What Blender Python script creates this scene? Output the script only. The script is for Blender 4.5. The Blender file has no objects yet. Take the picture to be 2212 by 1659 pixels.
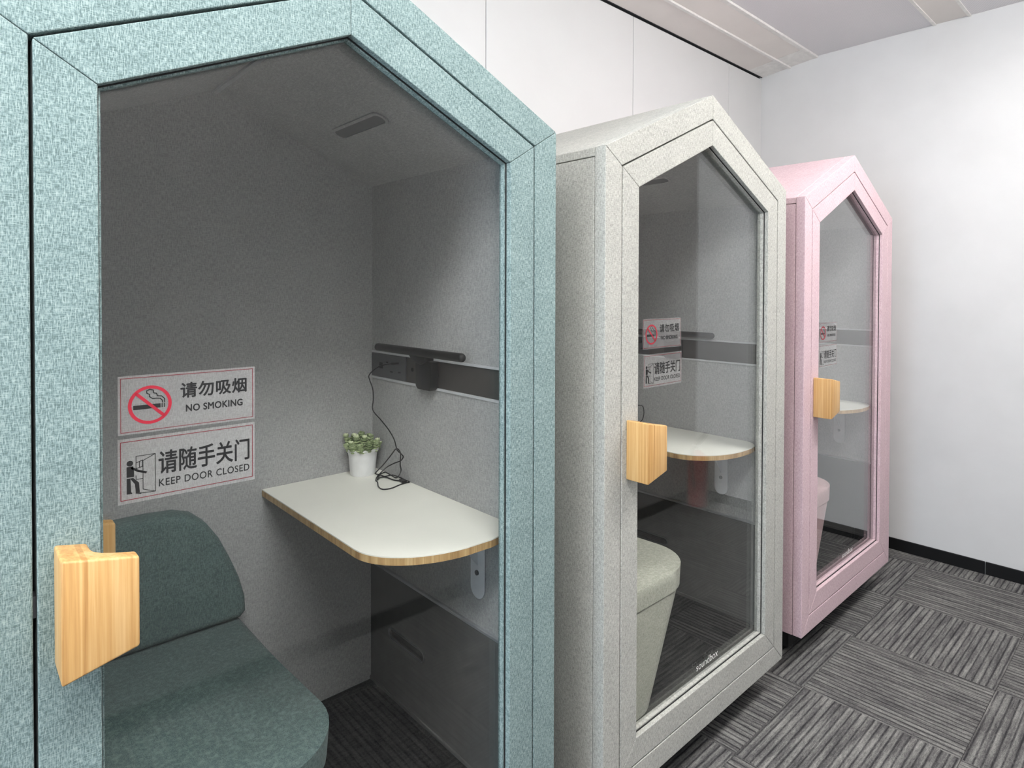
import bpy, bmesh, math, random
from mathutils import Vector, Matrix
random.seed(7)
sc = bpy.context.scene
COL = sc.collection

# ------------------------------------------------------------------ camera
IMG_W, IMG_H = 2212.0, 1659.0
F_PX, CX, CY = 1355.54, 1151.50, 649.97
YAW, PITCH, ROLL, EYE = 0.75846, -0.01463, 0.00294, 1.44987
cd = bpy.data.cameras.new('camera'); cam = bpy.data.objects.new('camera', cd); COL.objects.link(cam)
cd.sensor_width = 36.0; cd.lens = F_PX / IMG_W * 36.0
cd.shift_x = (IMG_W / 2 - CX) / IMG_W; cd.shift_y = (CY - IMG_H / 2) / IMG_W
cd.clip_start = 0.02
fwd = Vector((math.sin(YAW), math.cos(YAW), 0)); rgt = Vector((math.cos(YAW), -math.sin(YAW), 0)); up = Vector((0, 0, 1))
f2 = fwd * math.cos(PITCH) + up * math.sin(PITCH); u2 = up * math.cos(PITCH) - fwd * math.sin(PITCH)
r3 = rgt * math.cos(ROLL) + u2 * math.sin(ROLL); u3 = u2 * math.cos(ROLL) - rgt * math.sin(ROLL)
M = Matrix((r3, u3, -f2)).transposed().to_4x4(); M.translation = Vector((0, 0, EYE))
cam.matrix_world = M
sc.camera = cam

# ------------------------------------------------------------------ light, exposure
sc.view_settings.view_transform = 'Standard'; sc.view_settings.look = 'None'
sc.view_settings.gamma = 1.0; sc.view_settings.use_curve_mapping = False
sc.view_settings.exposure = 0.0
wd = bpy.data.worlds.new('world'); sc.world = wd; wd.use_nodes = True
wd.node_tree.nodes['Background'].inputs[0].default_value = (0.75, 0.87, 1.0, 1)
wd.node_tree.nodes['Background'].inputs[1].default_value = 0.6
WIN = (-2.98, 0.30, 1.55, 1.1, 1.7)          # window in the left end wall: x, centre y, centre z, width, height
DAY_POWER, PANEL_EMIT = 115.0, 44.0
al = bpy.data.lights.new('window_daylight', 'AREA'); al.shape = 'RECTANGLE'; al.size = WIN[3]; al.size_y = WIN[4]
al.energy = DAY_POWER; al.color = (0.70, 0.85, 1.0)
alo = bpy.data.objects.new('window_daylight', al); COL.objects.link(alo)
alo.location = (WIN[0] - 0.14, WIN[1], WIN[2]); alo.rotation_euler = (math.radians(90), 0, math.radians(-90))

# ------------------------------------------------------------------ helpers
def lin(c):
    return tuple(((v / 255.0) / 12.92 if v / 255.0 <= 0.04045 else ((v / 255.0 + 0.055) / 1.055) ** 2.4) for v in c) + (1.0,)

class Mat:
    def __init__(s, name, col=(200, 200, 200), rough=0.6, metal=0.0, spec=0.5):
        s.m = bpy.data.materials.new(name); s.m.use_nodes = True; s.n = s.m.node_tree.nodes; s.l = s.m.node_tree.links
        s.b = s.n['Principled BSDF']; s.b.inputs['Base Color'].default_value = lin(col)
        s.b.inputs['Roughness'].default_value = rough; s.b.inputs['Metallic'].default_value = metal
        s.b.inputs['Specular IOR Level'].default_value = spec
        s._co = None
    def node(s, t, **kw):
        x = s.n.new(t)
        for k, v in kw.items(): setattr(x, k, v)
        return x
    def link(s, a, b): s.l.new(a, b)
    def co(s):
        if s._co is None: s._co = s.node('ShaderNodeTexCoord')
        return s._co.outputs['Object']
    def mapped(s, scale, offset=None):
        mp = s.node('ShaderNodeMapping'); mp.inputs['Scale'].default_value = scale
        s.link(s.co(), mp.inputs['Vector'])
        if offset is not None: s.link(offset, mp.inputs['Location'])
        return mp.outputs[0]
    def noise(s, scale3, detail=2.0, rough=0.5, base=1.0, dist=0.0, offset=None):
        t = s.node('ShaderNodeTexNoise'); t.inputs['Scale'].default_value = base; t.inputs['Detail'].default_value = detail
        t.inputs['Roughness'].default_value = rough; t.inputs['Distortion'].default_value = dist
        s.link(s.mapped(scale3, offset), t.inputs['Vector']); return t.outputs['Fac']
    def math(s, op, a, b=None, clamp=False):
        x = s.node('ShaderNodeMath', operation=op); x.use_clamp = clamp
        for i, v in enumerate((a, b)):
            if v is None: continue
            if isinstance(v, (int, float)): x.inputs[i].default_value = v
            else: s.link(v, x.inputs[i])
        return x.outputs[0]
    def ramp(s, fac, stops):
        r = s.node('ShaderNodeValToRGB'); e = r.color_ramp.elements
        while len(e) < len(stops): e.new(0.5)
        for el, (p, c) in zip(e, stops): el.position = p; el.color = lin(c)
        s.link(fac, r.inputs[0]); return r.outputs[0]
    def base(s, out): s.link(out, s.b.inputs['Base Color'])
    def bump(s, h, strength=0.3, dist=0.002):
        b = s.node('ShaderNodeBump'); b.inputs['Strength'].default_value = strength; b.inputs['Distance'].default_value = dist
        s.link(h, b.inputs['Height']); s.link(b.outputs[0], s.b.inputs['Normal'])

def plain(name, col, rough=0.6, metal=0.0, spec=0.5, var=0.03, scale=30.0):
    m = Mat(name, col, rough, metal, spec)
    f = m.noise((scale,) * 3, 3)
    lo = tuple(max(0, c * (1 - var)) for c in col); hi = tuple(min(255, c * (1 + var)) for c in col)
    m.base(m.ramp(f, [(0.3, lo), (0.7, hi)])); return m.m

def fabric(name, dark, mid, light, k=1.0, bump=0.35):
    """melange woven felt: short crossed threads of three tones"""
    m = Mat(name, mid, 0.95, 0, 0.15)
    h = m.noise((95 * k, 95 * k, 560 * k), 2, 0.6); v = m.noise((560 * k, 560 * k, 95 * k), 2, 0.6)
    d = m.noise((420 * k, 110 * k, 420 * k), 2, 0.6); big = m.noise((14 * k,) * 3, 2)
    a = m.math('MAXIMUM', h, v); c = m.math('MINIMUM', m.math('MAXIMUM', h, d), v)
    mix = m.math('ADD', m.math('MULTIPLY', a, 0.55), m.math('MULTIPLY', c, 0.38))
    mix = m.math('ADD', mix, m.math('MULTIPLY', m.math('SUBTRACT', big, 0.5), 0.08))
    m.base(m.ramp(mix, [(0.40, dark), (0.49, mid), (0.60, light)])); m.bump(mix, bump, 0.0025)
    m.b.inputs['Sheen Weight'].default_value = 0.08
    return m.m

def wood(name, a, b, c, joint=0):
    m = Mat(name, b, 0.45, 0, 0.4)
    f = m.noise((260, 190, 5), 4, 0.6, dist=0.3); g = m.noise((55, 45, 1.6), 2, 0.5, dist=0.6)
    s = m.math('ADD', m.math('MULTIPLY', f, 0.5), m.math('MULTIPLY', g, 0.55))
    if joint:                                     # a darker lamella glued in beside the grip's edge
        sp = m.node('ShaderNodeSeparateXYZ'); m.link(m.co(), sp.inputs[0])
        d = m.math('LESS_THAN', m.math('ABSOLUTE', m.math('SUBTRACT', sp.outputs['X'], joint)), .0032)
        s = m.math('SUBTRACT', s, m.math('MULTIPLY', d, 0.13))
    m.base(m.ramp(s, [(0.36, a), (0.52, b), (0.68, c)])); m.bump(f, 0.12, 0.001); return m.m

def glassmat(name):
    m = Mat(name); m.n.remove(m.b); out = m.n['Material Output']
    g = m.node('ShaderNodeNewGeometry'); dt = m.node('ShaderNodeVectorMath', operation='DOT_PRODUCT')
    m.link(g.outputs['Normal'], dt.inputs[0]); m.link(g.outputs['Incoming'], dt.inputs[1])
    c = m.math('ABSOLUTE', dt.outputs['Value']); q = m.math('SUBTRACT', 1.0, c, True)
    F = m.math('ADD', m.math('MULTIPLY', m.math('POWER', q, 4.1), 0.968), 0.032)
    tr = m.node('ShaderNodeBsdfTransparent'); tr.inputs[0].default_value = (0.975, 0.985, 0.982, 1)
    gl = m.node('ShaderNodeBsdfGlossy'); gl.inputs['Roughness'].default_value = 0.0; gl.inputs['Color'].default_value = (1, 1, 1, 1)
    mx = m.node('ShaderNodeMixShader'); m.link(F, mx.inputs[0]); m.link(tr.outputs[0], mx.inputs[1]); m.link(gl.outputs[0], mx.inputs[2])
    m.link(mx.outputs[0], out.inputs['Surface']); return m.m

def film(name, col, alpha):
    m = Mat(name, col, 0.45)
    f = m.noise((18, 18, 18), 3, 0.6)
    m.base(m.ramp(f, [(0.3, tuple(c * 0.9 for c in col)), (0.7, col)]))
    out = m.n['Material Output']; tr = m.node('ShaderNodeBsdfTransparent'); mx = m.node('ShaderNodeMixShader')
    mx.inputs[0].default_value = alpha
    m.link(tr.outputs[0], mx.inputs[1]); m.link(m.b.outputs[0], mx.inputs[2]); m.link(mx.outputs[0], out.inputs['Surface']); return m.m

def emit(name, col, strength):
    m = Mat(name, (235, 235, 235), 0.5)
    m.b.inputs['Emission Color'].default_value = col; m.b.inputs['Emission Strength'].default_value = strength; return m.m

# --- mesh builders
def BM(): return bmesh.new()
def box(bm, x0, x1, y0, y1, z0, z1):
    v = [bm.verts.new(p) for p in [(x0,y0,z0),(x1,y0,z0),(x1,y1,z0),(x0,y1,z0),(x0,y0,z1),(x1,y0,z1),(x1,y1,z1),(x0,y1,z1)]]
    for f in [(3,2,1,0),(4,5,6,7),(0,1,5,4),(1,2,6,5),(2,3,7,6),(3,0,4,7)]: bm.faces.new([v[i] for i in f])
    return bm
def loft(bm, A, B):
    """closed prism between two matching rings of 3d points"""
    a = [bm.verts.new(p) for p in A]; b = [bm.verts.new(p) for p in B]; n = len(a)
    bm.faces.new(a[::-1]); bm.faces.new(b)
    for i in range(n): bm.faces.new([a[i], a[(i+1) % n], b[(i+1) % n], b[i]])
    return bm
def prism_xz(bm, poly, y0, y1): return loft(bm, [(x, y0, z) for x, z in poly], [(x, y1, z) for x, z in poly])
def prism_xy(bm, poly, z0, z1): return loft(bm, [(x, y, z0) for x, y in poly], [(x, y, z1) for x, y in poly])
def prism_yz(bm, poly, x0, x1): return loft(bm, [(x0, y, z) for y, z in poly], [(x1, y, z) for y, z in poly])
def ring_xz(bm, outer, inner, y0, y1):
    n = len(outer)
    for i in range(n):
        j = (i+1) % n
        prism_xz(bm, [outer[i], outer[j], inner[j], inner[i]], y0, y1)
    return bm
def tube(bm, pts, r, seg=8, closed=False):
    pts = [Vector(p) for p in pts]; n = len(pts); rings = []; u = None
    for i, p in enumerate(pts):
        t = (pts[min(i+1, n-1)] - pts[max(i-1, 0)]); t = t.normalized() if t.length > 1e-9 else Vector((0,0,1))
        if u is None: u = t.orthogonal().normalized()
        u = (u - t * u.dot(t)); u = u.normalized() if u.length > 1e-6 else t.orthogonal().normalized()
        w = t.cross(u); rr = r[i] if isinstance(r, (list, tuple)) else r
        rings.append([bm.verts.new(p + (u * math.cos(2*math.pi*k/seg) + w * math.sin(2*math.pi*k/seg)) * rr) for k in range(seg)])
    for a, b in zip(rings, rings[1:]):
        for k in range(seg): bm.faces.new([a[k], a[(k+1) % seg], b[(k+1) % seg], b[k]])
    bm.faces.new(rings[0][::-1]); bm.faces.new(rings[-1]); return bm
def lathe(bm, prof, seg=32, c=(0, 0, 0)):
    rings = []
    for r, z in prof:
        rings.append([bm.verts.new((c[0] + max(r, 1e-4) * math.cos(2*math.pi*k/seg), c[1] + max(r, 1e-4) * math.sin(2*math.pi*k/seg), c[2] + z)) for k in range(seg)])
    for a, b in zip(rings, rings[1:]):
        for k in range(seg): bm.faces.new([a[k], a[(k+1) % seg], b[(k+1) % seg], b[k]])
    bm.faces.new(rings[0][::-1]); bm.faces.new(rings[-1]); return bm
def catmull(pts, k=6):
    P = [Vector(p) for p in pts]; out = []
    for i in range(len(P) - 1):
        a, b, c, d = P[max(i-1, 0)], P[i], P[i+1], P[min(i+2, len(P)-1)]
        for j in range(k):
            t = j / k
            out.append(0.5 * ((2*b) + (c-a)*t + (2*a-5*b+4*c-d)*t*t + (3*b-a-3*c+d)*t**3))
    out.append(P[-1]); return out
def on_table(pts):
    return [Vector((min(p.x, .946), p.y, max(p.z, .9082))) for p in pts]
def arc(cx, cy, r, a0, a1, n=8, ry=None):
    ry = r if ry is None else ry
    return [(cx + r * math.cos(math.radians(a0 + (a1-a0)*i/n)), cy + ry * math.sin(math.radians(a0 + (a1-a0)*i/n))) for i in range(n+1)]
def bevel(bm, w, seg=2, ang=25):
    bmesh.ops.recalc_face_normals(bm, faces=bm.faces)
    es = [e for e in bm.edges if len(e.link_faces) == 2 and e.calc_face_angle(0) > math.radians(ang)]
    bmesh.ops.bevel(bm, geom=es, offset=w, segments=seg, profile=0.5, affect='EDGES', clamp_overlap=True); return bm
def holed(outer, holes, depth):
    """flat plate with holes (in its own xy), made from a filled 2d outline; returns a mesh"""
    cu = bpy.data.curves.new('outline', 'CURVE'); cu.dimensions = '2D'; cu.fill_mode = 'BOTH'; cu.extrude = depth / 2
    for pts in [outer] + holes:
        sp = cu.splines.new('POLY'); sp.points.add(len(pts) - 1); sp.use_cyclic_u = True
        for q, p in zip(sp.points, pts): q.co = (p[0], p[1], 0, 1)
    o = bpy.data.objects.new('outline', cu); COL.objects.link(o)
    me = bpy.data.meshes.new_from_object(o.evaluated_get(bpy.context.evaluated_depsgraph_get()))
    bpy.data.objects.remove(o); bpy.data.curves.remove(cu); return me
def textmesh(s, x0, z0, x1, z1, y, bold=0.0, space=1.0, shear=0.0, stack=0.0):
    """lettering as a flat mesh in the xz plane, fitted to a rectangle and facing -y"""
    cu = bpy.data.curves.new('lettering', 'FONT'); cu.body = s; cu.offset = bold; cu.space_character = space; cu.shear = shear
    o = bpy.data.objects.new('lettering', cu); COL.objects.link(o)
    me = bpy.data.meshes.new_from_object(o.evaluated_get(bpy.context.evaluated_depsgraph_get()))
    bpy.data.objects.remove(o); bpy.data.curves.remove(cu)
    xs = [v.co.x for v in me.vertices]; ys = [v.co.y for v in me.vertices]
    ax, bx, ay, by = min(xs), max(xs), min(ys), max(ys)
    for v in me.vertices:
        v.co = Vector((x0 + (v.co.x-ax)/(bx-ax)*(x1-x0), y, z0 + (v.co.y-ay)/(by-ay)*(z1-z0)))
    if stack:                                     # heavier strokes: the same outline printed a few times, a hair apart
        bm = BM()
        for n, (dx, dz) in enumerate([(-1, 0), (1, 0), (0, 1), (0, -1), (.7, .7), (-.7, -.7), (-.7, .7), (.7, -.7)]):
            k = len(bm.verts); bm.from_mesh(me); bm.verts.ensure_lookup_table()
            for v in bm.verts[k:]: v.co += Vector((dx*stack, -n*2e-6, dz*stack))
        bm.to_mesh(me); bm.free()
    me.update(); return me

def mk(name, src, mat, parent=None, smooth=None, loc=None, rz=None):
    if isinstance(src, bmesh.types.BMesh):
        bmesh.ops.recalc_face_normals(src, faces=src.faces)
        me = bpy.data.meshes.new(name); src.to_mesh(me); src.free()
    else: me = src
    me.materials.clear(); me.materials.append(mat)
    if smooth is not None:
        me.polygons.foreach_set('use_smooth', [True] * len(me.polygons))
        try: me.set_sharp_from_angle(angle=math.radians(smooth))
        except Exception: pass
    o = bpy.data.objects.new(name, me); COL.objects.link(o)
    if parent: o.parent = parent
    if loc: o.location = loc
    if rz: o.rotation_euler.z = rz
    return o
def empty(name, loc=(0, 0, 0), rz=0.0, parent=None):
    o = bpy.data.objects.new(name, None); COL.objects.link(o); o.location = loc; o.rotation_euler.z = rz; o.empty_display_size = 0.1
    if parent: o.parent = parent
    return o
def tag(o, label, cat, group=None):
    o['label'] = label; o['category'] = cat
    if group: o['group'] = group
    return o
def struct(o, label=None, cat=None):
    o['kind'] = 'structure'
    if label: o['label'] = label
    if cat: o['category'] = cat
    return o
def copy_tree(o, parent=None):
    c = o.copy(); COL.objects.link(c); c.parent = parent
    for ch in list(o.children): copy_tree(ch, c)
    return c

def inset(poly, d):
    P = [Vector(p) for p in poly]; n = len(P); L = []; out = []
    for i in range(n):
        e = (P[(i+1) % n] - P[i]).normalized(); nn = Vector((-e.y, e.x)); L.append((P[i] + nn * d, e))
    for i in range(n):
        (a, e), (b, f) = L[i-1], L[i]
        den = e.x * f.y - e.y * f.x; w = b - a
        s = (w.x * f.y - w.y * f.x) / den; out.append(tuple(a + e * s))
    return out

# ------------------------------------------------------------------ materials
WALL = plain('white_wall_paint', (207, 207, 207), 0.85, var=0.012, scale=4)
WALLGREY = plain('taupe_grey_wall_paint', (186, 182, 180), 0.85, var=0.015, scale=4)
PANEL = plain('white_wall_panel', (206, 206, 206), 0.7, var=0.008, scale=3)
SEAM = plain('dark_joint', (60, 60, 62), 0.9)
BLACKBASE = plain('black_skirting', (14, 14, 15), 0.6, spec=0.25)
CEILTRIM = plain('ceiling_trim_white', (232, 230, 226), 0.5)
TROUGH = plain('ceiling_trough_beige', (226, 221, 216), 0.8, var=0.01, scale=6)
def perforated():
    m = Mat('perforated_ceiling_metal', (196, 194, 196), 0.75)
    v = m.node('ShaderNodeTexVoronoi'); v.inputs['Scale'].default_value = 1.0; v.inputs['Randomness'].default_value = 0.0
    m.link(m.mapped((170, 170, 1)), v.inputs['Vector'])
    m.base(m.ramp(v.outputs['Distance'], [(0.16, (172, 170, 172)), (0.24, (226, 224, 226))])); return m.m
CEILPANEL = perforated()
def carpet():
    m = Mat('striped_loop_carpet', (110, 108, 105), 1.0, 0, 0.1)
    oi = m.node('ShaderNodeObjectInfo'); cx = m.node('ShaderNodeCombineXYZ')
    m.link(m.math('MULTIPLY', oi.outputs['Random'], 37.0), cx.inputs[0]); m.link(m.math('MULTIPLY', oi.outputs['Random'], 91.0), cx.inputs[1])
    off = cx.outputs[0]
    sep = m.node('ShaderNodeSeparateXYZ'); m.link(m.co(), sep.inputs[0])
    wob = m.math('MULTIPLY', m.math('SUBTRACT', m.noise((30, 30, 30), 2, offset=off), 0.5), 0.004)
    yy = m.math('ADD', sep.outputs['Y'], wob)
    fr = m.math('FRACT', m.math('MULTIPLY', yy, 46.0)); tri = m.math('ABSOLUTE', m.math('SUBTRACT', fr, 0.5))     # ribs, 22 mm apart
    rib = m.math('SUBTRACT', 1.0, m.math('MULTIPLY', tri, 2.0))
    tone = m.noise((4.0, 46.0, 1), 3, 0.65, offset=off)        # tone of each rib, changing slowly along it
    brk = m.noise((60, 130, 60), 3, 0.7, offset=off)
    loopn = m.noise((420, 420, 420), 2, 0.7)
    t = m.math('ADD', m.math('MULTIPLY', tone, 0.65), m.math('MULTIPLY', brk, 0.35))
    t = m.math('ADD', t, m.math('MULTIPLY', m.math('SUBTRACT', loopn, 0.5), 0.55))
    groove = m.math('SMOOTH_MIN', m.math('MULTIPLY', rib, 2.6), 1.0); groove.node.inputs[2].default_value = 0.25
    gmask = m.math('MULTIPLY', m.math('SUBTRACT', 1.0, groove, True), m.math('MULTIPLY', m.math('SUBTRACT', brk, 0.30, True), 3.2, True))
    t = m.math('SUBTRACT', t, m.math('MULTIPLY', gmask, 0.34))
    m.base(m.ramp(t, [(0.26, (50, 49, 51)), (0.44, (88, 87, 87)), (0.60, (130, 129, 126)), (0.78, (164, 163, 158))]))
    hgt = m.math('ADD', m.math('MULTIPLY', groove, 0.6), m.math('MULTIPLY', loopn, 0.5)); m.bump(hgt, 0.6, 0.004)
    return m.m
CARPET = carpet()
def booth_carpet():
    m = Mat('dark_booth_carpet', (40, 40, 40), 1.0, 0, 0.1)
    f = m.noise((320, 320, 320), 2, 0.6); g = m.noise((25, 110, 20), 2)
    s = m.math('ADD', m.math('MULTIPLY', f, 0.6), m.math('MULTIPLY', g, 0.4))
    m.base(m.ramp(s, [(0.35, (12, 12, 13)), (0.65, (38, 37, 37))])); m.bump(f, 0.5, 0.002); return m.m
BCARPET = booth_carpet()
TEAL = fabric('teal_felt', (88, 106, 107), (119, 138, 138), (148, 164, 163), 1.2)
STONE = fabric('stone_grey_felt', (142, 142, 137), (167, 167, 161), (186, 185, 179))
PINK = fabric('pink_felt', (180, 154, 160), (197, 172, 178), (209, 187, 192), bump=0.2)
TEALSEAT = fabric('teal_seat_felt', (70, 86, 85), (88, 106, 104), (106, 123, 120), 1.2, 0.2)
STONESEAT = fabric('stone_seat_felt', (166, 166, 152), (189, 189, 175), (204, 203, 190), 1.2, 0.2)
PINKSEAT = fabric('pink_seat_felt', (196, 164, 166), (210, 178, 180), (220, 190, 192), 1.2, 0.2)
LINING = fabric('grey_lining_felt', (152, 152, 152), (168, 168, 168), (182, 182, 182), 0.9, 0.15)
LOWPANEL = plain('grey_lower_panel', (94, 93, 92), 0.6)
ALU = plain('aluminium_trim', (196, 198, 202), 0.35, 0.6)
BLACKGLOSS = plain('dark_gloss_panel', (64, 61, 59), 0.35)
BLACKPLASTIC = plain('black_plastic', (13, 13, 14), 0.42)
SOCKETGREY = plain('charcoal_socket_plate', (72, 74, 78), 0.4)
STRIPTRIM = plain('pale_grey_trim', (192, 193, 196), 0.5)
RIMMETAL = plain('brushed_dark_metal', (128, 128, 130), 0.3, 0.7)
GASKET = plain('black_rubber', (18, 18, 20), 0.7)
DARKVOID = plain('dark_recess', (26, 26, 27), 0.8)
ASH = wood('ash_wood', (165, 122, 72), (193, 152, 97), (208, 173, 122), .1095)
PLYEDGE = wood('plywood_edge', (150, 116, 74), (184, 150, 102), (208, 178, 132))
LAMINATE = plain('white_laminate', (240, 238, 229), 0.5, var=0.008, scale=9)
WHITEMETAL = plain('white_metal', (222, 224, 228), 0.35)
GLASS = glassmat('clear_glass')
FILM = film('translucent_sign_film', (238, 236, 236), 0.09)
INKBLACK = plain('black_ink', (16, 16, 18), 0.6); INKRED = plain('red_ink', (150, 20, 42), 0.6)
INKBORDER = plain('dark_red_ink', (112, 26, 38), 0.6)
LOGOWHITE = plain('white_print', (222, 222, 220), 0.6)
POT = plain('white_ceramic', (235, 235, 236), 0.35); SOIL = plain('dark_soil', (58, 50, 38), 0.95)
EXTRED = plain('red_enamel', (150, 20, 26), 0.3)
LIGHTFACE = emit('lamp_diffuser', (1.0, 0.99, 0.972, 1), PANEL_EMIT)

# ------------------------------------------------------------------ room shell
XW, YB, YF, XL, ZB, ZC = 3.915, 1.968, -0.34, -2.9, 2.852, 2.897
EYE_SPOT = (0.0, 0.0)
fl = mk('floor', box(BM(), XL, XW, YF, YB + .05, -0.08, -0.006), SEAM); struct(fl, 'dark grey striped carpet tile floor laid quarter-turn', 'floor')
TS, TX0, TY0, TG = 0.4935, 2.793, 0.977, 0.0006
tile_cache = {}
i0 = math.floor((XL - TX0) / TS); i1 = math.ceil((XW - TX0) / TS); j0 = math.floor((YF - TY0) / TS); j1 = math.ceil((YB - TY0) / TS)
for i in range(i0, i1):
    for j in range(j0, j1):
        xa, xb = max(TX0 + i*TS, XL) + TG, min(TX0 + (i+1)*TS, XW) - TG
        ya, yb = max(TY0 + j*TS, YF) + TG, min(TY0 + (j+1)*TS, YB) - TG
        if xb - xa < .01 or yb - ya < .01: continue
        turn = (i + j) % 2 == 0                    # stripes run along y on every other tile
        w, d = (yb - ya, xb - xa) if turn else (xb - xa, yb - ya)
        key = (round(w, 3), round(d, 3))
        if key not in tile_cache:
            bm = bevel(box(BM(), -w/2, w/2, -d/2, d/2, -0.0055, 0), 0.0018, 1)
            o = mk('carpet_tile', bm, CARPET); tile_cache[key] = o.data
        else:
            o = bpy.data.objects.new('carpet_tile', tile_cache[key]); COL.objects.link(o)
        o.parent = fl; o.location = ((xa+xb)/2, (ya+yb)/2, 0); o.rotation_euler.z = math.pi/2 if turn else 0

wb = mk('wall_back', box(BM(), XL, XW + .1, YB + .012, YB + .1, 0, 3.0), SEAM); struct(wb, 'white panelled wall behind the booths', 'wall')
seams = [XL + .0, -2.222, -1.266, -0.31, 0.646, 1.601, 2.557, 3.502, XW]
for a, b in zip(seams, seams[1:]):
    mk('wall_panel', bevel(box(BM(), a + .0018, b - (0 if b == XW else .0018), YB, YB + .0125, 0.0, ZB - .012), .0012, 1), PANEL, wb)
we = mk('wall_right', box(BM(), XW, XW + .12, YF - .12, YB + .012, 0, 3.0), WALL); struct(we, 'plain white end wall behind the pink booth', 'wall')
wf = mk('wall_front', box(BM(), XL, XW, YF - .12, YF, 0, 3.0), WALLGREY); struct(wf, 'plain grey wall opposite the booths', 'wall')
# left end wall with a window opening
wl = BM(); yl, yr, zl, zh = WIN[1]-WIN[3]/2, WIN[1]+WIN[3]/2, WIN[2]-WIN[4]/2, WIN[2]+WIN[4]/2
for a in [(YF-.12, yl, 0, 3.0), (yr, YB+.1, 0, 3.0), (yl, yr, 0, zl), (yl, yr, zh, 3.0)]: box(wl, XL-.12, XL, a[0], a[1], a[2], a[3])
struct(mk('wall_left', wl, WALL), 'white end wall with the window', 'wall')
w1 = struct(empty('window_1', (XL-.06, WIN[1], zl)), 'large window in the left end wall', 'window')
rect = [(yl, zl), (yr, zl), (yr, zh), (yl, zh)]
wfm = BM()
for (a, b, c, d) in [(yl, yr, zl, zl+.05), (yl, yr, zh-.05, zh), (yl, yl+.05, zl+.05, zh-.05), (yr-.05, yr, zl+.05, zh-.05), (WIN[1]-.025, WIN[1]+.025, zl+.05, zh-.05)]:
    box(wfm, XL-.09, XL-.03, a, b, c, d)
o = mk('window_frame', wfm, WHITEMETAL, w1); o.matrix_parent_inverse = Matrix.Translation((-(XL-.06), -WIN[1], -zl))
for a, b in [(yl+.05, WIN[1]-.025), (WIN[1]+.025, yr-.05)]:
    o = mk('pane', box(BM(), XL-.063, XL-.057, a, b, zl+.05, zh-.05), GLASS, w1); o.matrix_parent_inverse = Matrix.Translation((-(XL-.06), -WIN[1], -zl))
# skirting
def skirt(name, spans, label):
    root = struct(empty(name, (0, 0, 0)), label, 'baseboard')
    for s in spans: mk('skirting_length', bevel(box(BM(), *s), .0015, 1), BLACKBASE, root)
skirt('baseboard_right', [(XW-.011, XW, YF+.011, .7265, 0, .064), (XW-.011, XW, .7295, YB, 0, .064)], 'black skirting board along the white end wall')
skirt('baseboard_front', [(XL, .9, YF, YF+.011, 0, .068), (.903, XW-.011, YF, YF+.011, 0, .068)], 'black skirting board along the wall opposite the booths')
skirt('baseboard_back', [(XL, XW-.011, YB-.011, YB, 0, .064)], 'black skirting board behind the booths')

# ceiling
ce = mk('ceiling', box(BM(), XL, XW + .1, YF - .1, YB + .1, ZC + .02, ZC + .1), SEAM); struct(ce, 'grey perforated panel ceiling with white trim', 'ceiling')
LIGHTS = [(-2.1, -.08), (-.45, -.08), (1.85, -.08)]; LW, LD = 1.2, .3
ystrips = [(.992, 1.604, CEILPANEL), (.834, .978, TROUGH), (YF, .820, CEILPANEL)]
for (ya, yb, mt) in ystrips:
    xs = [XL, -1.5, .0, 1.5, XW] if mt is TROUGH else [XL, -1.1, .1, 1.3, 2.5, XW]
    for a, b in zip(xs, xs[1:]):
        mk('ceiling_panel', box(BM(), a + .001, b - .001, ya, yb, ZC, ZC + .018), mt, ce)
for y in (.827, .985): mk('ceiling_trim', box(BM(), XL, XW, y - .007, y + .007, ZC - .006, ZC + .018), CEILTRIM, ce)
mk('ceiling_trim', box(BM(), XL, XW, 1.605, 1.628, ZC - .012, ZC + .018), CEILTRIM, ce)
# sloping trough strip over the back wall, a white bar along its middle
for a, b in zip([XL, -.4, 1.6, 3.72], [-.4, 1.6, 3.72, XW]):
    mk('trough_panel', prism_yz(BM(), [(1.790, 2.868), (1.960, 2.851), (1.960, 2.863), (1.790, 2.880)], a + .001, b - .001), TROUGH if b < XW else CEILTRIM, ce)
    mk('trough_panel', prism_yz(BM(), [(1.629, 2.886), (1.771, 2.872), (1.771, 2.884), (1.629, 2.898)], a + .001, b - .001), TROUGH if b < XW else CEILTRIM, ce)
mk('trough_bar', box(BM(), XL, XW, 1.772, 1.789, 2.862, 2.885), CEILTRIM, ce)
mk('shadow_line_strip', box(BM(), XL, XW, 1.9615, 1.9675, 2.850, 2.87), SEAM, ce)  # solid dark strip, its colour stands in for the shadow line above the wall
where = ['nearest the window', 'over the aisle before the teal booth', 'over the aisle nearest the end wall']
for n, (x, y) in enumerate(LIGHTS):
    t = tag(empty('ceiling_light', (x + LW/2, y, ZC)), 'long flat ceiling light ' + where[n], 'ceiling light', 'flat ceiling lights above the aisle')
    f = ring_xz(BM(), [(-LW/2, -LD/2), (LW/2, -LD/2), (LW/2, LD/2), (-LW/2, LD/2)], [(-LW/2+.015, -LD/2+.015), (LW/2-.015, -LD/2+.015), (LW/2-.015, LD/2-.015), (-LW/2+.015, LD/2-.015)], 0, .02)
    for v in f.verts: v.co = Vector((v.co.x, v.co.z, -v.co.y))
    mk('frame', f, CEILTRIM, t)
    mk('diffuser', bevel(box(BM(), -LW/2+.016, LW/2-.016, -LD/2+.016, LD/2-.016, -.085, -.001), .012, 3), LIGHTFACE, t)

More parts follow.
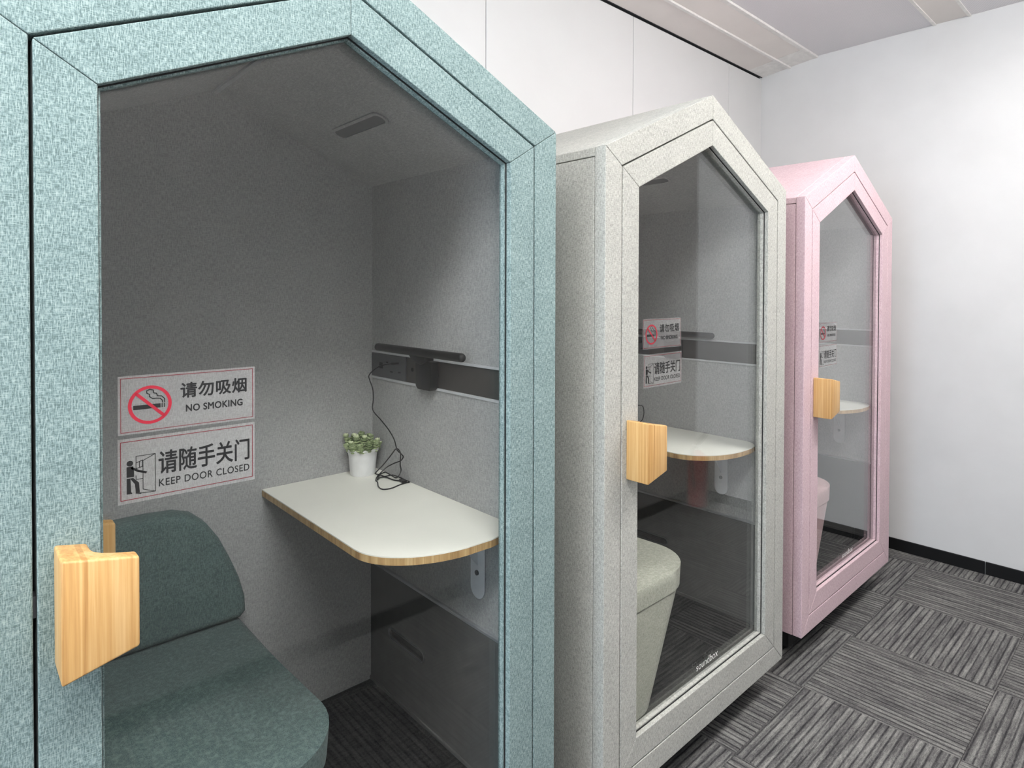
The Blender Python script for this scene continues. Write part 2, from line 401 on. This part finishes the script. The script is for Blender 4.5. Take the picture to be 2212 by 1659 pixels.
# ------------------------------------------------------------------ the booths
W, HE, HA, T1, T2, Z0, D = 1.0, 1.8112, 2.0415, 0.0668, 0.1367, 0.1352, 0.84
OUT = [(0, Z0), (W, Z0), (W, HE), (W/2, HA), (0, HE)]
GAP = .0022
IN_FRAME, OUT_DOOR, IN_DOOR = inset(OUT, T1 - GAP), inset(OUT, T1 + GAP), inset(OUT, T2)
XI0, XI1, YI, ZF = .05, .95, .75, .245
ZP, ZE, ZA = .61, 1.772, 1.968                      # top of lower panel, inner eave, inner ridge
rail_names = ['bottom_rail', 'side_rail', 'roof_rail', 'roof_rail', 'side_rail']

def mitred(outer, inner, y0, y1, parent, mat, prefix, bev):
    for i in range(5):
        j = (i+1) % 5
        # pull each member back a hair along its mitres so that the sewn joint shows as a fine line
        a, b, c, d = [Vector(p) for p in (outer[i], outer[j], inner[j], inner[i])]
        e = (b - a).normalized() * .00045
        bm = prism_xz(BM(), [tuple(a + e), tuple(b - e), tuple(c - e), tuple(d + e)], y0, y1)
        mk(prefix + rail_names[i], bevel(bm, bev, 2), mat, parent)

def handle_mesh(bm, y_base, sgn):
    plan = [(.086, 0), (.121, 0), (.1215, .026), (.124, .036), (.131, .043), (.142, .0455), (.168, .0465), (.168, .070), (.086, .070)]
    def ring(top):
        out = []
        for x, y in plan:
            t = (x - .086) / .082
            out.append((x, y_base + sgn * y, (1.122 - .016*t) if top else (.968 + .021*t)))
        return out
    loft(bm, ring(False), ring(True)); return bevel(bm, .0032, 3, 30)

def slot(cy, cz, length, r, n=8):
    return arc(cy + length/2 - r, cz, r, -90, 90, n) + arc(cy - length/2 + r, cz, r, 90, 270, n)

def make_booth(loc, rz, mat, seatmat, label, signs_word):
    B = tag(empty('phone_booth', (loc[0], loc[1], 0), rz), label, 'phone booth', 'house-shaped phone booths')
    # shell
    mitred(OUT, IN_FRAME, 0, .0355, B, mat, 'frame_', .002)
    mk('frame_backing', ring_xz(BM(), inset(OUT, .004), inset(OUT, T1 + .02), .036, .041), GASKET, B)
    for s in (0, 1):
        x0, x1 = (0, .0445) if s == 0 else (W - .0445, W)
        mk('side_panel', bevel(box(BM(), x0, x1, .0372, D, Z0, 1.7872), .0016, 2), mat, B)
        low = 1.789
        pts = [(0, low), (.045, low), (.5, low + .455*.4606), (.5, HA), (0, HE)]
        if s: pts = [(W - x, z) for x, z in pts][::-1]
        mk('roof_panel', bevel(prism_xz(BM(), pts, .0372, D), .0014, 1), mat, B)
    mk('back_panel', prism_xz(BM(), [(.045, Z0), (.955, Z0), (.955, 1.787), (.5, 1.996), (.045, 1.787)], .757, D - .001), mat, B)
    mk('floor_panel', box(BM(), .0455, .9545, .0415, .756, Z0 + .001, .238), DARKVOID, B)
    mk('booth_carpet', box(BM(), .0505, .9495, .046, .7495, .2385, ZF), BCARPET, B)
    mk('plinth', box(BM(), .09, .91, .09, D - .06, .03, Z0), DARKVOID, B)
    for fx in (.14, .86):
        for fy in (.14, D - .12):
            mk('foot', lathe(BM(), [(.024, 0), (.026, .006), (.014, .012), (.012, .0299)], 16, (fx, fy, 0)), GASKET, B, 40)
    # inner lining
    mk('wall_lining', box(BM(), .0455, XI0, .042, YI, ZF, 1.787), LINING, B)
    mk('wall_lining', prism_xz(BM(), [(.0455, ZF), (.9545, ZF), (.9545, 1.786), (.5, 1.990), (.0455, 1.786)], YI, .7565), LINING, B)
    z1, z2 = 1.190, 1.262
    for za, zb in ((.617, z1 - .007), (z2 + .007, 1.787)):
        mk('wall_lining', box(BM(), XI1, .9545, .042, YI, za, zb), LINING, B)
    for s in (0, 1):
        pts = [(.0505, ZE), (.4975, ZA), (.4975, ZA + .014), (.0505, ZE + .014)]
        if s: pts = [(1 - x, z) for x, z in pts][::-1]
        mk('ceiling_lining', prism_xz(BM(), pts, .042, YI - .0005), LINING, B)
    mk('ridge_strip', prism_xz(BM(), [(.4945, ZA - .007), (.5055, ZA - .007), (.5055, ZA + .002), (.4945, ZA + .002)], .045, YI - .001), ALU, B)
    # recessed slot light on the right ceiling slope
    ang = math.atan((ZA - ZE) / .447)
    vent = empty('ceiling_vent', (.745, .44, ZE + (.9495 - .745) * (ZA - ZE) / .447), 0, B)
    vent.rotation_euler = (0, ang, 0)
    me = holed(slot(0, 0, .25, .024), [slot(0, 0, .232, .0155)], .004)
    o = mk('vent_rim', me, LINING, vent); o.rotation_euler.z = math.pi/2; o.location.z = -.002
    me2 = holed(slot(0, 0, .232, .0155), [], .001); o = mk('vent_recess', me2, SOCKETGREY, vent); o.rotation_euler.z = math.pi/2; o.location.z = -.0008
    # lower access panel on the right wall with a finger slot
    yc0, yc1 = .042, YI - .0005
    sl = slot(.545, .437, .186, .0145)
    me = holed([(yc0, ZF), (yc1, ZF), (yc1, ZP - .002), (yc0, ZP - .002)], [sl], .006)
    for v in me.vertices: v.co = Vector((XI1 - .003 + v.co.z, v.co.x, v.co.y))
    lp = mk('lower_panel', me, LOWPANEL, B)
    rim = holed(slot(.545, .437, .192, .0175), [slot(.545, .437, .183, .013)], .003)
    for v in rim.vertices: v.co = Vector((XI1 - .0075 + v.co.z, v.co.x, v.co.y))
    mk('slot_rim', rim, RIMMETAL, lp)
    mk('slot_liner', box(BM(), XI1 + .0005, .9545, .43, .66, .41, .465), GASKET, lp)
    mk('panel_trim', bevel(box(BM(), XI1 - .007, .9545, yc0, yc1, ZP - .0015, ZP + .0065), .001, 1), ALU, B)
    mk('floor_trim', bevel(box(BM(), XI1 - .0105, XI1 - .0062, yc0, yc1, ZF + .0005, ZF + .012), .001, 1), LOWPANEL, B)
    # dark media strip with pale trims, socket plate and ports
    ms = mk('media_strip', box(BM(), XI1 + .001, .9545, .042, YI - .001, z1, z2), BLACKGLOSS, B)
    for za in (z1 - .0068, z2): mk('strip_trim', bevel(box(BM(), XI1 - .004, .9545, .042, YI - .001, za, za + .0068), .001, 1), STRIPTRIM, ms)
    sp = mk('socket_plate', bevel(box(BM(), XI1 - .0035, XI1 + .0005, .552, YI - .002, z1 + .001, z2 - .001), .001, 1), SOCKETGREY, B)
    for (y, z, a, b) in [(.618, 1.238, .016, .005), (.655, 1.238, .010, .004), (.585, 1.214, .012, .004), (.63, 1.212, .012, .004), (.69, 1.226, .018, .018)]:
        mk('port', box(BM(), XI1 - .0047, XI1 - .0032, y - a/2, y + a/2, z - b/2, z + b/2), GASKET, sp)
    jk = BM(); tube(jk, [(XI1 + .0012, .522, 1.228), (XI1 - .001, .522, 1.228)], .0055, 14); mk('jack_port', jk, GASKET, ms)
    # table
    top = [(.615, YI - .001), (.612, .21)] + arc(.612 + .21, .21, .21, 180, 262, 12, ry=.155)[1:] + [(.86, .0545), (.905, .062), (.934, .085), (XI1 - .001, .115), (XI1 - .001, YI - .001)]
    tb = empty('table', (.8, .4, .9), 0, B)
    inv = Matrix.Translation((-.8, -.4, -.9))
    def tpart(n, *a):
        o = mk(n, *a); o.parent = tb; o.matrix_parent_inverse = inv; return o
    tpart('table_core', prism_xy(BM(), top, .888, .9035), PLYEDGE)
    tpart('laminate_top', prism_xy(BM(), top, .9036, .9062), LAMINATE)
    bm = BM(); pr = arc(.2175, .7145, .0275, 180, 360, 10) + [(.245, .8865), (.19, .8865)]
    prism_yz(bm, pr, XI1 - .0045, XI1 - .0008); bevel(bm, .0008, 1); br = tpart('bracket', bm, WHITEMETAL)
    bm = BM(); prism_xy(bm, [(XI1 - .0046, .192), (XI1 - .0046, .243), (.80, .243), (.80, .192)], .8835, .8872); tpart('bracket_arm', bm, WHITEMETAL)
    bm = BM(); prism_xz(bm, [(XI1 - .0046, .77), (XI1 - .0046, .883), (.86, .883)], .2155, .2195); tpart('bracket_web', bm, WHITEMETAL)
    bm = BM(); tube(bm, [(XI1 - .0075, .2175, .752), (XI1 - .0044, .2175, .752)], .0065, 14); tpart('bracket_screw', bm, SOCKETGREY)
    # seat and backrest
    st = empty('seat', (.3, .4, ZF), 0, B); inv2 = Matrix.Translation((-.3, -.4, -ZF))
    def spart(n, bm, sm):
        o = mk(n, bm, seatmat, st, sm); o.matrix_parent_inverse = inv2; return o
    def plan(xr, r, yf=.06):
        return [(XI0 + .001, yf)] + arc(xr - r, yf + r, r, -90, 0, 10) + [(xr, YI - .002), (XI0 + .001, YI - .002)]
    bm = BM(); loft(bm, [(x, y, .553) for x, y in plan(.535, .15)], [(x, y, .612) for x, y in plan(.54, .15)])
    es = [e for e in bm.edges if all(abs(v.co.z - .612) < 1e-5 for v in e.verts)]
    bmesh.ops.bevel(bm, geom=es, offset=.024, segments=4, profile=.5, affect='EDGES', clamp_overlap=True)
    spart('seat_cushion', bm, 60)
    bm = BM(); loft(bm, [(x, y, ZF + .0005) for x, y in plan(.355, .11, .064)], [(x, y, .549) for x, y in plan(.529, .15, .064)]); spart('seat_base', bm, 60)
    br = [(XI0 + .001, .616), (.53, .616), (.544, .630), (.543, .665), (.531, .715), (.508, .775), (.484, .828), (.458, .868), (.428, .895), (.39, .908), (.33, .912), (XI0 + .001, .912)]
    bm = BM(); loft(bm, [(x, .655 + (z - .616) * .06, z) for x, z in br], [(x, YI - .001, z) for x, z in br]); bevel(bm, .017, 3, 50)
    spart('backrest', bm, 60)
    # door
    dr = mk('door', ring_xz(BM(), inset(OUT, T1 + GAP + .006), inset(OUT, T2 - .003), .0385, .0405), mat, B)
    mitred(OUT_DOOR, IN_DOOR, 0, .0383, dr, mat, 'door_', .0016)
    mk('glazing_gasket', ring_xz(BM(), inset(OUT, T2 + .0003), inset(OUT, T2 + .0022), .0128, .0155), GASKET, dr)
    mk('glazing_bead', ring_xz(BM(), inset(OUT, T2 + .0003), inset(OUT, T2 + .0050), .0157, .0265), mat, dr)
    pane = mk('glass_pane', prism_xz(BM(), inset(OUT, T2 + .0004), .0268, .0348), GLASS, dr)
    mk('glass_lettering', textmesh('soundbox', .472, .2955, .597, .318, .02672, .0, 1.02), LOGOWHITE, dr)
    mk('handle', handle_mesh(BM(), -.0002, -1), ASH, dr, 35)
    mk('handle', handle_mesh(BM(), .0412, 1), ASH, dr, 35)
    for z in (.36, 1.0, 1.64):
        bm = BM(); tube(bm, [(W - T1, .030, z - .04), (W - T1, .030, z + .04)], .0019, 8); mk('hinge', bm, SOCKETGREY, dr)
    lt = BM(); box(lt, T1 - .0018, T1 + .0018, .010, .030, 1.030, 1.058); mk('latch', lt, SOCKETGREY, dr)
    return B

BOOTHS = [((.01903, 1.00728), -.00676), ((1.19217, 1.00019), .00475), ((2.36650, 1.01175), .00514)]
make_booth(*BOOTHS[0], TEAL, TEALSEAT, 'large teal felt phone booth nearest the camera, shaped like a little house', '')
make_booth(*BOOTHS[1], STONE, STONESEAT, 'pale stone grey felt phone booth standing between the teal and pink ones', '')
make_booth(*BOOTHS[2], PINK, PINKSEAT, 'pale pink felt phone booth standing farthest away by the end wall', '')
def place(o, b):
    (x, y), r = BOOTHS[b]; o.location = (x, y, 0); o.rotation_euler.z = r; return o

# ------------------------------------------------------------------ signs stuck on the glass
def rect_ring(x0, z0, x1, z1, t, y):
    a = [(x0, z0), (x1, z0), (x1, z1), (x0, z1)]; b = [(x0+t, z0+t), (x1-t, z0+t), (x1-t, z1-t), (x0+t, z1-t)]
    return ring_xz(BM(), a, b, y - .0001, y)
YS = .0256; YP = YS - .0002
def poly(bm, pts, y=YP): return prism_xz(bm, pts, y - .0001, y)
def stroke(bm, pts, t, y=YP):
    for a, b in zip(pts, pts[1:]):
        a, b = Vector(a), Vector(b); e = (b - a); e.normalize(); n = Vector((-e.y, e.x)) * t/2
        poly(bm, [tuple(a - e*t*.2 - n), tuple(b + e*t*.2 - n), tuple(b + e*t*.2 + n), tuple(a - e*t*.2 + n)], y)
    return bm
def sign_smoking():          # 185 x 82 mm, origin at lower left
    w, h = .185, .083
    s = empty('no_smoking_sign')
    mk('sheet', box(BM(), 0, w, YS, YS + .0003, 0, h), FILM, s)
    mk('border', rect_ring(.003, .003, w - .003, h - .003, .0008, YP), INKBORDER, s)
    cx, cz, R = .0395, .0395, .0275
    ring = ring_xz(BM(), arc(cx, cz, R, 0, 360*(35/36), 35), arc(cx, cz, R - .0043, 0, 360*(35/36), 35), YP - .0002, YP - .0001)
    stroke(ring, [(cx - .0175, cz + .0175), (cx + .0175, cz - .0175)], .0042, YP - .0001)
    mk('prohibition_ring', ring, INKRED, s)
    cg = BM(); poly(cg, [(cx-.021, cz-.0055), (cx+.013, cz-.0055), (cx+.013, cz+.0005), (cx-.021, cz+.0005)])
    for x in (.0145, .0175): poly(cg, [(cx+x, cz-.0055), (cx+x+.0012, cz-.0055), (cx+x+.0012, cz+.0005), (cx+x, cz+.0005)])
    stroke(cg, [(cx+.0155, cz+.0015), (cx+.0155, cz+.0045), (cx+.0130, cz+.0075), (cx+.0080, cz+.0085), (cx+.003, cz+.0085), (cx-.0008, cz+.0115), (cx-.001, cz+.015), (cx-.004, cz+.0165), (cx-.0045, cz+.020), (cx-.0005, cz+.0222), (cx+.004, cz+.0205), (cx+.0045, cz+.0165), (cx+.008, cz+.0155), (cx+.009, cz+.0125)], .0013)
    stroke(cg, [(cx+.0185, cz+.0015), (cx+.0182, cz+.007), (cx+.0145, cz+.011), (cx+.009, cz+.0118)], .0013)
    mk('cigarette_symbol', cg, INKBLACK, s)
    mk('chinese_lettering', textmesh('请勿吸烟', .079, .0445, .172, .0665, YP, 0, 1.05, 0, .00055), INKBLACK, s)
    mk('english_lettering', textmesh('NO SMOKING', .086, .0235, .166, .0335, YP, 0, 1.08, 0, .00035), INKBLACK, s)
    return s
def sign_door():             # 185 x 92 mm
    w, h = .185, .092
    s = empty('keep_door_closed_sign')
    mk('sheet', box(BM(), 0, w, YS, YS + .0003, 0, h), FILM, s)
    mk('border', rect_ring(.003, .005, w - .003, h - .004, .0009, YP), INKBORDER, s)
    p = BM()
    poly(p, arc(.0145, .0565, .0040, 0, 340, 17))                                      # head
    poly(p, [(.0105, .0370), (.0195, .0370), (.0195, .0440), (.0185, .0520), (.0105, .0520)])   # torso
    stroke(p, [(.0165, .0500), (.0250, .0440), (.0345, .0405)], .0030)                  # arm reaching for the door
    poly(p, [(.0105, .0355), (.0150, .0355), (.0160, .0150), (.0105, .0150)])
    poly(p, [(.0145, .0355), (.0185, .0355), (.0255, .0275), (.0265, .0135), (.0215, .0145), (.0205, .0260)])
    poly(p, [(.0105, .0150), (.0170, .0150), (.0172, .0133), (.0105, .0133)]); poly(p, [(.0215, .0145), (.0285, .0125), (.0280, .0108), (.0213, .0126)])
    mk('person_pictogram', p, INKBLACK, s)
    d = BM()
    stroke(d, [(.0220, .0450), (.0220, .0655), (.0460, .0655), (.0460, .0110), (.0305, .0170), (.0305, .0580), (.0460, .0655)], .0008)
    stroke(d, [(.0220, .0560), (.0262, .0575), (.0262, .0490), (.0220, .0480)], .0010); stroke(d, [(.0262, .0575), (.0302, .0590), (.0302, .0500), (.0262, .0490)], .0010)
    stroke(d, [(.0280, .0120), (.0460, .0110)], .0008); stroke(d, [(.0220, .0380), (.0220, .0325), (.0300, .0325)], .0008)
    mk('door_pictogram', d, INKBLACK, s)
    mk('chinese_lettering', textmesh('请随手关门', .0505, .0345, .1765, .0675, YP, 0, 1.0, 0, .0005), INKBLACK, s)
    mk('english_lettering', textmesh('KEEP DOOR CLOSED', .0505, .0165, .1765, .0270, YP, 0, 1.1, 0, .00012), INKBLACK, s)
    return s
bnames = ['teal', 'stone grey', 'pink']
pos = [((.161, 1.2465), (.1605, 1.1490)), ((.190, 1.2935), (.1935, 1.1870)), ((.2025, 1.2455), (.2035, 1.1450))]
S1, S2 = sign_smoking(), sign_door()
def put(s, b, p, label, group):
    (x, y), r = BOOTHS[b]; c, q = math.cos(r), math.sin(r)
    s.location = (x + c*p[0], y + q*p[0], p[1]); s.rotation_euler.z = r
    tag(s, label, 'sign', group)
copies = [(S1, S2)] + [(copy_tree(S1), copy_tree(S2)) for _ in range(2)]
for b, (a, c) in enumerate(copies):
    put(a, b, pos[b][0], 'translucent no smoking sign on the glass of the %s booth' % bnames[b], 'no smoking signs on the booth doors')
    put(c, b, pos[b][1], 'translucent keep door closed sign on the glass of the %s booth' % bnames[b], 'keep door closed signs on the booth doors')

# ------------------------------------------------------------------ bar lamps clipped over the media strips
def make_lamp():
    t = empty('bar_lamp')
    bm = BM(); n = 6; y0, y1, r = .232, .662, .0115
    pts, rad = [], []
    for k in range(n): a = math.pi/2 * k/(n-1); pts.append((.915, y0 + r*(1 - math.sin(a)), 1.286)); rad.append(max(r*math.cos(a), .0008))
    pts, rad = pts[::-1], rad[::-1]
    for k in range(n): a = math.pi/2 * k/(n-1); pts.append((.915, y1 - r*(1 - math.sin(a)), 1.286)); rad.append(max(r*math.cos(a), .0008))
    tube(bm, pts, rad, 16); mk('lamp_bar', bm, BLACKPLASTIC, t, 40)
    bm = BM(); prism_yz(bm, [(.405, 1.283), (.495, 1.283), (.470, 1.262), (.430, 1.252), (.405, 1.262)], .914, .944); bevel(bm, .003, 2); mk('clip_neck', bm, BLACKPLASTIC, t, 40)
    bm = BM(); prism_yz(bm, [(.385, 1.262), (.465, 1.268), (.462, 1.192), (.452, 1.184), (.395, 1.184), (.385, 1.195)], .921, .9455); bevel(bm, .004, 2); mk('clip_weight', bm, BLACKPLASTIC, t, 40)
    bm = BM(); tube(bm, [(.9465, .40, 1.225), (.9508, .40, 1.225)], .008, 12); mk('clip_pad', bm, GASKET, t)
    return t
L0 = make_lamp(); lamps = [L0, copy_tree(L0), copy_tree(L0)]
for b, l in enumerate(lamps): place(l, b); tag(l, 'slim black bar lamp clipped to the wall strip inside the %s booth' % bnames[b], 'lamp', 'bar lamps inside the booths')

# ------------------------------------------------------------------ charging cable, teal booth
cpts = [(0.938,0.588,1.241),(0.915,0.618,1.236),(0.900,0.641,1.224),(0.890,0.659,1.205),(0.890,0.658,1.192),(0.890,0.639,1.167),(0.890,0.635,1.138),(0.890,0.638,1.105),(0.895,0.603,1.082),(0.900,0.567,1.058),(0.905,0.545,1.033),(0.910,0.540,1.007),(0.910,0.532,1.001),(0.915,0.517,0.992),(0.915,0.514,0.986),(0.910,0.519,0.977),(0.900,0.539,0.967),(0.895,0.569,0.951),(0.915,0.64,0.915),(0.902,0.635,0.9085),(0.882,0.607,0.9085),(0.876,0.586,0.9085),(0.858,0.548,0.9085),(0.855,0.520,0.9085),(0.876,0.512,0.9085),(0.906,0.522,0.9085),(0.928,0.527,0.9085),(0.944,0.527,0.9085),(0.945,0.548,0.9085),(0.944,0.577,0.910),(0.943,0.605,0.910),(0.940,0.622,0.9085),(0.918,0.618,0.910),(0.912,0.624,0.912),(0.914,0.648,0.910),(0.914,0.668,0.9085),(0.910,0.612,0.948),(0.905,0.561,0.986),(0.905,0.540,1.005),(0.905,0.529,1.010),(0.905,0.518,1.007),(0.910,0.519,0.996),(0.912,0.523,0.980),(0.915,0.529,0.962),(0.918,0.530,0.945),(0.942,0.585,0.912),(0.936,0.590,0.9085),(0.940,0.621,0.9085),(0.943,0.65,0.9085),(0.942,0.66,0.9085),(0.922,0.651,0.9085),(0.885,0.604,0.911),(0.902,0.615,0.911),(0.917,0.610,0.9095),(0.921,0.575,0.9085),(0.929,0.551,0.9095)]
ct = tag(place(empty('charging_cable'), 0), 'thin black charging cable looped on the table in the teal booth', 'cable')
bm = BM(); tube(bm, on_table(catmull(cpts, 5)), .00175, 6); mk('cord', bm, BLACKPLASTIC, ct, 60)
bm = BM(); box(bm, .9215, .9457, .5865, .5935, 1.238, 1.244); bevel(bm, .001, 1); mk('plug', bm, BLACKPLASTIC, ct)
bm = BM(); loft(bm, [(.926, .556, .9075), (.938, .556, .9075), (.938, .556, .9135), (.926, .556, .9135)], [(.924, .533, .9075), (.938, .531, .9075), (.938, .531, .9135), (.924, .533, .9135)]); bevel(bm, .001, 1); mk('plug', bm, BLACKPLASTIC, ct)
# stone grey booth: a loop of cable standing on the table
c2 = [(.9385, .588, 1.241), (.915, .62, 1.230), (.905, .655, 1.18), (.91, .665, 1.05), (.925, .64, .955), (.93, .618, .964), (.93, .592, .9758), (.93, .571, .9765), (.93, .563, .963), (.93, .564, .935), (.925, .575, .911), (.91, .60, .9085), (.89, .64, .9085), (.90, .68, .9085)]
ct2 = tag(place(empty('charging_cable'), 1), 'thin black charging cable by the right wall of the stone grey booth', 'cable')
bm = BM(); tube(bm, on_table(catmull(c2, 6)), .00175, 6); mk('cord', bm, BLACKPLASTIC, ct2, 60)
bm = BM(); box(bm, .9215, .9457, .5845, .5915, 1.238, 1.244); bevel(bm, .001, 1); mk('plug', bm, BLACKPLASTIC, ct2)

# ------------------------------------------------------------------ potted succulent
pc = (.889, .697)
pp = tag(place(empty('potted_succulent'), 0), 'small green succulent in a white pot on the booth table', 'potted plant')
bm = BM(); lathe(bm, [(.031, .9064), (.0345, .9066), (.0365, .912), (.0405, .960), (.0425, .973), (.0455, .976), (.0465, .985), (.0425, .985), (.0405, .975), (.038, .972)], 40, (pc[0], pc[1], 0)); mk('pot', bm, POT, pp, 40)
bm = BM(); lathe(bm, [(.0395, .972), (.0395, .9745), (.001, .977)], 24, (pc[0], pc[1], 0)); mk('soil', bm, SOIL, pp)
def leafmat():
    m = Mat('succulent_leaf', (122, 144, 92), 0.55)
    sep = m.node('ShaderNodeObjectInfo'); f = m.noise((55, 55, 55), 2)
    s = m.math('ADD', m.math('MULTIPLY', f, .8), m.math('MULTIPLY', sep.outputs['Random'], .25))
    m.base(m.ramp(s, [(0.3, (92, 108, 68)), (0.5, (138, 154, 108)), (0.75, (184, 196, 154))])); return m.m
LEAF = leafmat(); BUD = plain('pale_leaf_tip', (214, 220, 184), 0.6)
def blob(bm, c, d, l, w, t):
    d = Vector(d).normalized(); s = d.cross(Vector((0, 0, 1)))
    s = s.normalized() if s.length > .05 else Vector((1, 0, 0)); n = s.cross(d)
    prof = [(0, .25), (.3, .8), (.6, 1.0), (.85, .65), (1, .12)]; rings = []
    for u, r in prof: rings.append([bm.verts.new(Vector(c) + d*l*u + s*w*r*math.cos(k*math.pi/3) + n*t*r*math.sin(k*math.pi/3)) for k in range(6)])
    for a, b in zip(rings, rings[1:]):
        for k in range(6): bm.faces.new([a[k], a[(k+1) % 6], b[(k+1) % 6], b[k]])
    bm.faces.new(rings[0][::-1]); bm.faces.new(rings[-1])
rs = random.Random(5)
stems = [(0, 0, .040, .2)] + [(.022, k*60 + 15, .034 + .010*rs.random(), .5) for k in range(6)] + [(.043, k*32.7 + 5, .016 + .028*rs.random(), 1.0) for k in range(11)]
for r, a, h, lean in stems:
    ca, sa = math.cos(math.radians(a)), math.sin(math.radians(a))
    base = Vector((pc[0] + r*ca*.8, pc[1] + r*sa*.8, .976)); tip = base + Vector((ca*lean*.016, sa*lean*.016, h))
    tip.y = min(tip.y, .732); tip.x = min(tip.x, .931)
    bm = BM(); tube(bm, [base, tip], .003, 6); ax = (tip - base)
    nl = 6
    for q in range(nl):
        c = base + ax * (.08 + .86*q/(nl-1))
        for k in range(6):
            th = math.radians(k*60 + q*31 + a + rs.uniform(-14, 14)); el = rs.uniform(-.05, .3) + .95*q/nl
            blob(bm, c, (math.cos(th), math.sin(th), el), (.0150 - .004*q/nl)*rs.uniform(.8, 1.2), .0066 - .001*q/nl, .003)
    st = mk('stem', bm, LEAF, pp, 60)
    if rs.random() < .65:
        b2 = BM()
        for k in range(5): blob(b2, tip, (math.cos(k*1.26)*.7, math.sin(k*1.26)*.7, 1), .011, .005, .003)
        mk('leaf_tip', b2, BUD, st, 60)

# ------------------------------------------------------------------ fire extinguisher in the far corner (seen mirrored in the grey booth's glass)
fe = tag(empty('fire_extinguisher', (3.76, -.235, 0)), 'red fire extinguisher on the floor in the far corner', 'fire extinguisher')
bm = BM(); lathe(bm, [(.060, 0), (.064, .004), (.065, .02), (.065, .30), (.060, .33), (.045, .352), (.022, .366), (.018, .38)], 32); mk('cylinder', bm, EXTRED, fe, 40)
bm = BM(); lathe(bm, [(.018, .378), (.020, .383), (.020, .405), (.014, .412)], 16); mk('valve', bm, ALU, fe, 40)
bm = BM(); prism_xz(bm, [(-.02, .412), (.02, .412), (.11, .455), (.11, .463), (-.01, .425), (-.02, .425)], -.010, .010); bevel(bm, .002, 1); mk('squeeze_handle', bm, BLACKPLASTIC, fe)
bm = BM(); prism_xz(bm, [(-.015, .430), (.10, .475), (.10, .483), (-.02, .445)], -.009, .009); bevel(bm, .002, 1); mk('squeeze_handle', bm, BLACKPLASTIC, fe)
bm = BM(); tube(bm, catmull([(-.018, 0, .395), (-.05, .0, .40), (-.082, 0, .36), (-.084, .01, .25), (-.078, .02, .14)], 6), [.008]*25, 8); mk('hose', bm, BLACKPLASTIC, fe, 60)
bm = BM(); tube(bm, [(.0, -.019, .396), (.0, -.030, .396)], .014, 14); mk('pressure_gauge', bm, WHITEMETAL, fe)
